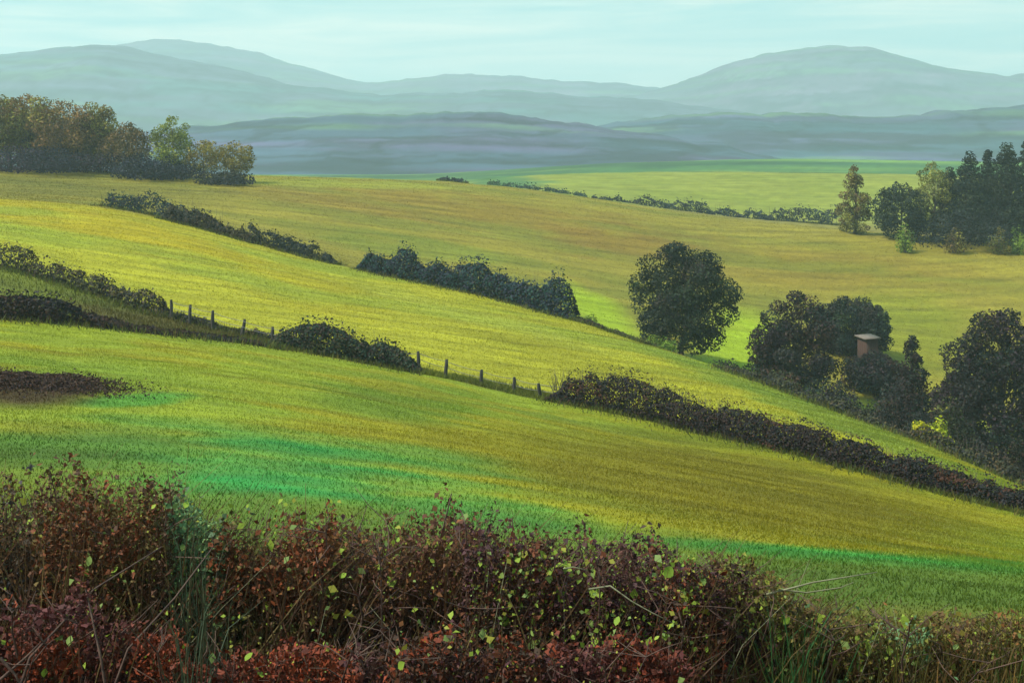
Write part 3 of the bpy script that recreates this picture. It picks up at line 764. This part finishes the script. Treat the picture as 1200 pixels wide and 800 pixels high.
# far hedges
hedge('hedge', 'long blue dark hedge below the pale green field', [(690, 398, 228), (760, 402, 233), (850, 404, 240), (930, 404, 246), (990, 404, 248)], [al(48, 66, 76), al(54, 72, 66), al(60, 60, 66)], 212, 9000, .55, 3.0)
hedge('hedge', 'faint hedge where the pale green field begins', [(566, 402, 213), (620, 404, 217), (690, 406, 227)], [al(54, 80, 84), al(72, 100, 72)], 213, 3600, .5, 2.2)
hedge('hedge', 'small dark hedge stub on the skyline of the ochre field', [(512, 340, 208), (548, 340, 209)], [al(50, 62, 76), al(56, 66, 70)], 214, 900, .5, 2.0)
def bracken_patch():
    r = np.random.default_rng(77); n = 26000
    c0 = ground(10, 58); t = thing('bracken_patch', c0, 'dark brown bracken patch lying in the near meadow', 'bracken')
    x = c0[0] + np.abs(r.normal(0, 1.0, n)) ** 1.0 * 1.9 * np.where(r.random(n) < .35, -1, 1); y = c0[1] + r.normal(0, 2.0, n)
    den = fbm(x / .9, y / 1.3, 5, 3); ok = den > .36 + .1 * r.normal(size=n)
    x, y, den = x[ok], y[ok], den[ok]; n = len(x)
    p = np.stack([x, y, gz(x, y) + r.uniform(0, .42, n) * den], 1)
    v, f = leaf_quads(p - c0, r.normal(size=(n, 3)) + np.array([0, -.3, .8]), .12 * r.uniform(.5, 1.4, n), .5, r)
    cs = np.array([al(70, 48, 38), al(58, 42, 44), al(86, 60, 40)])[r.integers(0, 3, n)] * r.uniform(.7, 1.3, (n, 1))
    link('fronds', mesh_np('fronds', v, f, M_leafdark, np.repeat(cs, 4, 0)), t)['kind'] = 'stuff'
bracken_patch()

# ------------------------------------------------------------------ fence
fence = thing('post_fence', ground(430, lu(B, 430)), 'old post and wire fence running along the top of the near meadow', 'fence')
fo = np.array(fence.location)
bm_v = []
def post_mesh(seed):
    r = np.random.default_rng(seed)
    tb = Tubes(); s = .5
    zz = np.linspace(-.25, 1.32, 5)
    jit = r.normal(0, .012, (5, 2))
    tb.add(np.stack([jit[:, 0], jit[:, 1], zz], 1), [.145, .145, .14, .135, .10], 7)
    return tb.mesh('post', M_post)
pm = [post_mesh(i) for i in range(4)]
pu = [201, 222, 249, 283, 319, 356, 392, 428, 462, 491, 522, 564, 602, 633, 664]
ptop = {201: 342, 222: 358, 249: 367, 283: 377, 319: 386, 491: 414, 522: 424, 564: 436, 602: 446, 633: 452}
tops = []
for i, u in enumerate(pu):
    d = lu(B, u) - 1.2 if u < 340 else lu(A, u) + 2.2
    g = ground(u, d)
    o = link('post', pm[i % 4], fence, tuple(g - fo))
    sc = 1.0
    if u in ptop: sc = np.clip((-(ptop[u] - 3 - HV) / F * d - g[2]) / 1.3, .8, 1.25)
    rx, ry = np.random.default_rng(i).normal(0, .06, 2)
    o.rotation_euler = (rx, ry, i); o.scale = (1, 1, sc)
    tops.append(g + np.array([0, 0, 1.3 * sc]))
for frac in (.9, .55):
    tb = Tubes(); pts = []
    for i in range(len(tops) - 1):
        a = tops[i] - np.array([0, 0, 1.3 * (1 - frac)]); b = tops[i + 1] - np.array([0, 0, 1.3 * (1 - frac)])
        for t in (0, .35, .65): pts.append(a + (b - a) * t - np.array([0, 0, .08 * math.sin(math.pi * t)]))
    pts.append(tops[-1] - np.array([0, 0, 1.3 * (1 - frac)]))
    tb.add(np.array(pts) - fo, .02, 4)
    link('wire', tb.mesh('wire', M_wire), fence)

# ------------------------------------------------------------------ hut
def boxes(name, bl, mat):
    v, f = [], []
    for (x0, x1, y0, y1, z0, z1) in bl:
        n = len(v)
        v += [(x, y, z) for z in (z0, z1) for (x, y) in ((x0, y0), (x1, y0), (x1, y1), (x0, y1))]
        f += [[n, n + 3, n + 2, n + 1], [n + 4, n + 5, n + 6, n + 7]] + [[n + i, n + (i + 1) % 4, n + 4 + (i + 1) % 4, n + 4 + i] for i in range(4)]
    return mesh_np(name, v, f, mat)
hb = ground(1017, 197)
hut = thing('hut', hb, 'small brown wooden hut with pale roof among the dark trees', 'hut')
hut.rotation_euler = (0, 0, .25)
Hh = -(396 - HV) / F * 197 - hb[2]
ww = .9
pl = []
npl = 11
for i in range(npl):          # upright boards of the four sides, each slightly uneven
    x0 = -ww + 2 * ww * i / npl; x1 = x0 + 2 * ww / npl - .03; e = .03 * (i % 3)
    pl.append((x0, x1, -1.3 - e, -1.22, -.3, Hh - .05)); pl.append((x0, x1, 1.22, 1.3 + e, -.3, Hh - .05))
    y0 = -1.2 + 2.4 * i / npl; y1 = y0 + 2.4 / npl - .03
    pl.append((-ww - .02 - e, -ww + .06, y0, y1, -.3, Hh - .05)); pl.append((ww - .06, ww + .02 + e, y0, y1, -.3, Hh - .05))
link('wall', boxes('wall', pl, M_board), hut)
rv = [(-1.3, -1.55, Hh - .02), (1.2, -1.55, Hh + .1), (1.2, 1.5, Hh + .26), (-1.3, 1.5, Hh + .14)]
rv += [(a, b, c + .14) for a, b, c in rv]
link('roof', mesh_np('roof', rv, [[0, 3, 2, 1], [4, 5, 6, 7], [0, 1, 5, 4], [1, 2, 6, 5], [2, 3, 7, 6], [3, 0, 4, 7]], M_roof), hut)
link('door', boxes('door', [(-.95, -.1, -1.46, -1.37, 0, 2.0)], M_dark), hut)
link('window', boxes('window', [(.25, .95, -1.45, -1.37, Hh * .55, Hh * .55 + .7)], M_dark), hut)

# ------------------------------------------------------------------ foreground scrub
RUS = [al(88, 60, 38), al(98, 54, 34), al(84, 72, 42), al(72, 50, 40)]
PUR = [al(70, 46, 44), al(62, 40, 48), al(84, 50, 36), al(58, 46, 40)]
RED = [al(112, 52, 32), al(96, 46, 34), al(84, 46, 42), al(74, 42, 46)]
OLI = [al(96, 88, 40), al(84, 72, 38), al(74, 58, 36), al(100, 104, 46)]
TEA = [al(84, 116, 84), al(100, 128, 86), al(70, 92, 72), al(74, 66, 46)]

leaf_v = np.array([(0, 0, 0), (-.3, .28, .06), (-.38, .55, .05), (-.22, .85, .02), (0, 1.05, -.06), (.22, .85, .02), (.38, .55, .05), (.3, .28, .06), (0, .5, -.03)])
leaf_f = np.array([(0, 8, 2, 1), (8, 4, 3, 2), (0, 7, 6, 8), (8, 6, 5, 4)])
def big_leaf(name, col):
    return mesh_np(name, leaf_v, leaf_f, M_leaf, np.repeat(col[None], 9, 0), smooth=True)
LEAFS = [big_leaf('leaf', al(*c)) for c in ((165, 195, 70), (150, 182, 64), (180, 200, 80), (150, 176, 90))]

def topv(u):
    return np.interp(u, [-100, 0, 45, 90, 140, 180, 210, 225, 250, 280, 330, 400, 450, 520, 600, 660, 720, 790, 850, 890, 930, 1000, 1100, 1200, 1300],
                     [555, 552, 546, 556, 578, 568, 566, 600, 606, 598, 592, 600, 612, 592, 604, 620, 628, 640, 652, 668, 700, 712, 716, 716, 716])

def bramble(name, label, u0, u1, y, depth, cols, seed, n, spots=0, specks=0, leaf=.042, canes=60, spot_v=(640, 790), pale=0, cat='bramble', drop=0.0):
    r = np.random.default_rng(seed)
    um = (u0 + u1) / 2
    xc = (um - 600) / F * y
    org = np.array([xc, y, gz1(xc, y)])
    t = thing(name, org, label, cat, 'scrub in front of the meadow')
    half = (u1 - u0) / 2 / F * y
    def height(x, yy):       # top of the growth above ground at (x,yy)
        uu = 600 + F * x / yy
        zt = -(topv(uu) + drop - HV) / F * yy
        lim = zt - gz(x, yy)
        lump = .74 + .36 * fbm(x / .55, yy / .6, seed, 3)
        return np.maximum(.25, lim * lump)
    tb = Tubes(); lp = []; ln = []
    for i in range(canes):
        x0 = xc + r.uniform(-1, 1) * half; y0 = y + r.uniform(-.5, .5) * depth
        x1 = xc + np.clip((x0 - xc) / half + r.normal(0, .35), -1.1, 1.1) * half; y1 = y0 + r.normal(0, .35)
        h = float(height(np.array([x1]), np.array([y1]))[0]) * r.uniform(.75, 1.04)
        s = np.linspace(0, 1, 7)
        arch = r.uniform(.1, .55)
        xs = x0 + (x1 - x0) * s; ys = y0 + (y1 - y0) * s
        zs = h * (s * (1 + arch) - arch * s ** 3)
        p = np.stack([xs + r.normal(0, .025, 7), ys + r.normal(0, .025, 7), gz(xs, ys) * (1 - s) + gz1(x1, y1) * s + zs - .03], 1)
        tb.add(p - org, np.linspace(.011, .003, 7) * r.uniform(.7, 1.5), 5)
        m = int(n * .35 / canes)
        q = r.uniform(.15, 1, m); pp = np.stack([np.interp(q, s, p[:, k]) for k in range(3)], 1) + r.normal(0, .055, (m, 3))
        lp.append(pp)
        for j in range(7):         # side twigs
            k = r.integers(2, 6); a = p[k]; e = a + np.array([r.normal(0, .2), r.normal(0, .15), r.uniform(.02, .28)])
            tb.add(np.array([a, (a + e) / 2 + r.normal(0, .02, 3), e]) - org, [.005, .004, .002], 4)
    link('canes', tb.mesh('canes', M_cane), t)['kind'] = 'stuff'
    # thin dead blades and fronds threading the bush
    k = int(n * .09)
    bx = xc + r.uniform(-1, 1, k) * half; by = y + r.uniform(-.6, .35, k) * depth; bz = gz(bx, by)
    bh = height(bx, by) * r.uniform(.35, 1.08, k)
    sl_ = np.stack([r.normal(.16, .28, k), r.normal(-.05, .12, k), 0 * bx], 1) * bh[:, None]
    z0 = bh * r.uniform(0, .5, k); b0 = np.stack([bx, by, bz + z0], 1) - org
    up = np.array([0, 0, 1.0]); b1 = b0 + sl_ * .5 + up * ((bh - z0) * .6)[:, None]; b2 = b0 + sl_ + up * (bh - z0)[:, None]
    wv = np.stack([r.uniform(.003, .007, k), r.uniform(-.003, .003, k), 0 * bx], 1)
    BV = np.stack([b0 - wv, b0 + wv, b1 + wv * .8, b1 - wv * .8, b2 + wv * .2, b2 - wv * .2], 1).reshape(-1, 3)
    BF = (np.array([(0, 1, 2, 3), (3, 2, 4, 5)])[None] + (np.arange(k) * 6)[:, None, None]).reshape(-1, 4)
    bc = 1.35 * np.array([al(104, 82, 56), al(88, 66, 52), al(116, 100, 62), al(96, 64, 46)])[r.integers(0, 4, k)] * r.uniform(.6, 1.4, (k, 1))
    link('dead_blades', mesh_np('dead_blades', BV, BF, M_grass, np.repeat(bc, 6, 0)), t)['kind'] = 'stuff'
    m = int(n * 3.2)
    xs = xc + r.uniform(-1.05, 1.05, m) * half; ys = y + (r.uniform(0, 1, m) ** 1.7 * 1.1 - .55) * depth
    hh = height(xs, ys); dens = fbm(xs / .3, ys / .3, seed + 4, 3)
    zz = gz(xs, ys) + hh * r.uniform(0, 1, m) ** .95 * (.7 + .5 * dens)
    lp.append(np.stack([xs, ys, zz], 1))
    P = np.concatenate(lp); m = len(P)
    nr = r.normal(size=(m, 3)) + np.array([0, -.35, .5])
    v, f = leaf_quads(P - org, nr, leaf * np.clip(np.exp(r.normal(-.15, .45, m)), .3, 1.7), r.uniform(.22, .8, (m, 1)), r, droop=.6)
    cols = np.array(cols)
    zi = fbm(P[:, 0] / .45 + 2, P[:, 2] / .4, seed + 6, 3)
    pick = np.clip(((zi - .5) * 1.8 + .5 + r.normal(0, .16, m)) * len(cols), 0, len(cols) - 1).astype(int)
    c = cols[pick] * r.uniform(.6, 1.4, (m, 1)) * 2.0 * np.array([1.03, .98, .84])
    link('foliage', mesh_np('foliage', v, f, M_leafdark, np.repeat(c, 4, 0)), t)
    # fresh lime leaves
    for i in range(spots):
        uu = r.uniform(u0, u1); vv = spot_v[0] + (spot_v[1] - spot_v[0]) * r.random() ** .8
        yf = y - depth * .5 - r.uniform(.0, .12)
        p = pt(uu, vv, yf)
        o = link('leaf', LEAFS[r.integers(0, 4)], t, tuple(p - org))
        o.rotation_euler = (r.uniform(.5, 1.6), r.normal(0, .5), r.uniform(-1, 1))
        sz = r.choice([.05, .065, .08, .11], p=[.4, .3, .2, .1]); o.scale = (sz * r.uniform(.8, 1.2), sz, sz)
    if specks:
        specks = int(specks * 1.1)
        uu = r.uniform(u0, u1, specks); vv = r.uniform(spot_v[0] - 15, spot_v[1] + 10, specks)
        yf = y - depth * .5 - r.uniform(-.1, .15, specks)
        P = np.stack([(uu - 600) / F * yf, yf, -(vv - HV) / F * yf], 1)
        v, f = leaf_quads(P - org, r.normal(size=(specks, 3)) + np.array([0, -1.2, .4]), .029 * np.exp(r.normal(-.1, .5, specks)), .7, r)
        cc = np.array([al(166, 190, 70), al(176, 176, 72), al(146, 172, 96)])[r.integers(0, 3, specks)]
        o = link('buds', mesh_np('buds', v, f, M_leaf, np.repeat(cc, 4, 0)), t); o['kind'] = 'stuff'
    if pale:
        tb = Tubes()
        for i in range(pale):
            x0 = xc + r.uniform(-.9, .9) * half; y0 = y - depth * .5 - r.uniform(0, .1); z0 = gz1(x0, y0) + r.uniform(.1, .8)
            e = np.array([x0 + r.normal(0, .35), y0 - r.uniform(0, .1), z0 + r.uniform(.3, .9)])
            a = np.array([x0, y0, z0]); tb.add(np.array([a, (a + e) / 2 + np.array([r.normal(0, .05), 0, .03]), e]) - org, [.004, .003, .0015], 4)
        link('dry_stalks', tb.mesh('dry_stalks', M_pale), t)['kind'] = 'stuff'
    return t

bramble('bramble_bush', 'brown bramble bush with dark blue tinge and sparse lime leaves', -90, 90, 12.4, 1.6, [al(60, 50, 42), al(82, 58, 36), al(56, 54, 58), al(88, 70, 38)], 301, 9000, 5, 160, spot_v=(590, 790), pale=8)
bramble('bramble_bush', 'russet bramble bush with crossing dark canes', 80, 222, 12.2, 1.6, RUS, 302, 8000, 8, 240, spot_v=(580, 790), pale=10, canes=70)
bramble('bramble_bush', 'reddish brown bramble bush below the emerald grass', 270, 400, 12.2, 1.6, [al(86, 58, 34), al(100, 52, 30), al(72, 50, 36), al(84, 78, 44)], 304, 7600, 5, 160, spot_v=(600, 790), pale=5)
bramble('bramble_bush', 'brown bramble bush with tall seed stalks standing above it', 390, 560, 12.3, 1.6, [al(84, 58, 40), al(74, 46, 40), al(94, 62, 38), al(64, 42, 44)], 305, 9000, 10, 300, spot_v=(620, 790), pale=8, canes=80)
bramble('bramble_bush', 'purple brown bramble bush thickly flecked with lime leaves', 550, 700, 12.1, 1.6, PUR, 306, 8400, 44, 620, spot_v=(652, 795), pale=5)
bramble('bramble_bush', 'dark purple bramble bush with the biggest lime leaves', 690, 830, 12.0, 1.6, PUR + RED[:1], 307, 8000, 60, 620, spot_v=(664, 795), pale=5)
bramble('bramble_bush', 'olive brown bramble bush falling away toward the open grass', 820, 930, 12.1, 1.5, OLI + PUR[:2], 308, 5600, 12, 220, spot_v=(695, 795), pale=5)
bramble('bramble_bush', 'low olive bramble bush with yellow flecks in the open grass', 920, 1070, 12.2, 1.4, OLI + TEA[:1], 309, 5200, 14, 300, spot_v=(735, 795), pale=5)
bramble('bramble_bush', 'low brown bramble bush fading into green grass', 1060, 1290, 12.3, 1.4, [al(92, 80, 42), al(80, 60, 40), al(104, 98, 44), al(96, 66, 36)], 310, 8000, 6, 160, spot_v=(742, 795), pale=5)
# rusty dead bracken low in front
for i, (u0, u1, lb) in enumerate([(-80, 150, 'rust red dead bracken under the crossing canes'), (170, 420, 'dull red dead bracken below the grass clump'),
                                  (430, 640, 'dark wine red dead bracken below the seed stalks'), (650, 800, 'orange red dead bracken beneath the biggest lime leaves')]):
    bramble('dead_bracken', lb, u0, u1, 11.1, .7, RED if i != 2 else PUR + RED[:2], 320 + i, 3600, 2, 60, drop=[150, 140, 135, 110][i], spot_v=(730, 795), cat='bracken', canes=40, leaf=.046)

def grass_clump(name, label, u0, u1, y, depth, vt, cols, seed, n, group='grass clumps in the scrub', spread=.12):
    r = np.random.default_rng(seed)
    xc = ((u0 + u1) / 2 - 600) / F * y; org = np.array([xc, y, gz1(xc, y)])
    t = thing(name, org, label, 'grass clump', group)
    half = (u1 - u0) / 2 / F * y
    x = xc + np.clip(r.normal(0, .5, n), -1.2, 1.2) * half; yy = y + r.uniform(-.5, .5, n) * depth; z = gz(x, yy)
    H = np.maximum(.15, (-(vt - HV) / F * yy - z)) * r.uniform(.45, 1.05, n)
    dr = np.stack([r.normal(0, spread, n), r.normal(-.06, .1, n), np.zeros(n)], 1) * H[:, None]
    w = r.uniform(.003, .007, n); th = r.uniform(-.9, .9, n); sx = np.stack([np.cos(th), np.sin(th), 0 * th], 1) * w[:, None]
    b = np.stack([x, yy, z], 1) - org; up = np.array([0, 0, 1.0])
    p1 = b + dr * .25 + up * (H * .45)[:, None]; p2 = b + dr * .7 + up * (H * .85)[:, None]; p3 = b + dr * 1.35 + up * (H * 1.0)[:, None]
    V = np.stack([b - sx, b + sx, p1 - sx * .9, p1 + sx * .9, p2 - sx * .6, p2 + sx * .6, p3 - sx * .1, p3 + sx * .1], 1).reshape(-1, 3)
    q = np.array([(0, 1, 3, 2), (2, 3, 5, 4), (4, 5, 7, 6)])
    f = (q[None] + (np.arange(n) * 8)[:, None, None]).reshape(-1, 4)
    c = np.array(cols)[r.integers(0, len(cols), n)] * r.uniform(.7, 1.3, (n, 1))
    link('blades', mesh_np('blades', V, f, M_grass, np.repeat(c, 8, 0)), t)['kind'] = 'stuff'
    return t
TEAL = [al(92, 112, 88), al(108, 122, 90), al(80, 98, 78), al(96, 90, 64)]
GOL = [al(104, 100, 46), al(92, 96, 44), al(112, 92, 48), al(84, 72, 42)]
grass_clump('grass_clump', 'tall pale grey green grass clump filling the gap between brambles', 212, 276, 11.5, .5, 600, TEAL, 401, 170, spread=.14)
grass_clump('grass_clump', 'thin grey green grass clump spilling down over the dull red bracken', 208, 246, 10.7, .2, 690, TEAL, 402, 40, spread=.14)
grass_clump('grass_clump', 'fresh emerald grass tuft under the flattened stalks', 890, 960, 11.3, .6, 694, [al(66, 120, 66), al(84, 112, 56), al(96, 96, 50)], 403, 200, spread=.25)
grass_clump('grass_clump', 'olive grass tuft between the low brambles', 990, 1130, 11.5, .9, 722, GOL, 404, 300, spread=.25)
grass_clump('grass_clump', 'broad olive green grass tuft where the brambles end', 1110, 1240, 11.5, 1.0, 716, GOL + [al(92, 122, 52)], 405, 340, spread=.25)
grass_clump('grass_clump', 'straw coloured dry grass tuft low in front of the brown brambles', 1100, 1230, 10.5, .4, 780, [al(150, 112, 56), al(128, 92, 50), al(150, 126, 70)], 406, 200, spread=.25)
grass_clump('grass_clump', 'dry brown grass tuft beside the seed stalks', 440, 540, 11.8, .6, 626, [al(108, 80, 50), al(92, 70, 44), al(84, 60, 42)], 407, 260)
grass_clump('grass_clump', 'olive grass tuft leaning out of the russet brambles', 110, 200, 11.8, .6, 590, [al(104, 88, 50), al(88, 70, 44)], 408, 220)

bramble('nettle_clump', 'grey green leafy clump in the gap between russet and reddish brambles', 212, 276, 11.9, .9, TEA, 303, 3200, 4, 60, spot_v=(600, 780), pale=4, cat='nettles', canes=26)
# tall stalks and the crossing dark canes
def stalks(name, label, segs, mat, cat, group=None):
    P0 = pt(*segs[0][0][0])
    base = np.array([P0[0], P0[1], gz1(P0[0], P0[1])])
    t = thing(name, base, label, cat, group)
    for (pts, rad) in segs:
        tb = Tubes()
        tb.add(np.array([pt(*q) for q in pts]) - base, np.linspace(rad, rad * .4, len(pts)), 5)
        link('stem', tb.mesh('stem', mat), t)
    return t
stalks('bare_canes', 'black bare canes crossing low in the rust red bracken', [([(20, 815, 10.6), (35, 770, 10.65), (110, 690, 10.8), (190, 640, 11.0)], .014), ([(125, 815, 10.6), (118, 770, 10.6), (106, 715, 10.7), (100, 690, 10.8)], .013),
        ([(132, 810, 10.6), (150, 760, 10.6), (205, 700, 10.8), (250, 640, 11)], .012), ([(0, 770, 10.5), (18, 790, 10.5), (30, 815, 10.5)], .014), ([(-5, 800, 10.5), (30, 770, 10.6), (48, 752, 10.6)], .013)], M_cane, 'canes')
stalks('seed_stalks', 'thin brown seed stalks rising above the brambles', [([(500, 690, 12.2), (514, 640, 12.2), (524, 600, 12.2), (529, 578, 12.2)], .012), ([(556, 680, 12.2), (540, 640, 12.2), (532, 600, 12.2)], .008), ([(400, 680, 12.2), (418, 630, 12.2), (430, 592, 12.2)], .008),
        ([(330, 690, 12.2), (345, 640, 12.2), (352, 598, 12.2)], .008), ([(340, 690, 12.2), (352, 640, 12.2), (346, 596, 12.2)], .007), ([(590, 680, 12.2), (602, 640, 12.2), (600, 606, 12.2)], .009)], M_cane, 'stalks')
stalks('bent_stalk', 'pale grey bent stalk lying across the dark purple brambles', [([(690, 690, 11.0), (715, 686, 11.0), (740, 704, 10.95), (765, 718, 10.95), (800, 735, 10.95)], .009), ([(660, 666, 11.0), (672, 664, 11), (690, 668, 11)], .007)], M_pale, 'stalk')
stalks('fallen_grass', 'whitish green flattened stalks on the emerald grass', [([(898, 696, 11.3), (930, 688, 11.3), (952, 682, 11.3), (990, 676, 11.3), (1028, 670, 11.3)], .010), ([(912, 690, 11.3), (945, 694, 11.3), (985, 688, 11.3), (1000, 682, 11.3)], .008), ([(893, 694, 11.3), (900, 702, 11.3), (907, 708, 11.3)], .008)], M_pale, 'stalks')

# ------------------------------------------------------------------ haze
hz = boxes('haze', [(-7500, 7500, -150, 9000, -75, 480)], bpy.data.materials.new('haze'))
hm = hz.materials[0]; hm.use_nodes = True
hn = hm.node_tree.nodes; hn.clear()
ho = hn.new('ShaderNodeOutputMaterial'); hv = hn.new('ShaderNodeVolumePrincipled')
hv.inputs['Color'].default_value = (.71, .91, .99, 1)
hv.inputs['Density'].default_value = 0.00022
hv.inputs['Anisotropy'].default_value = 0.2
hm.node_tree.links.new(hv.outputs[0], ho.inputs['Volume'])
ho_ = link('haze', hz); ho_['kind'] = 'stuff'; ho_['label'] = 'pale blue haze filling the air over the valley'
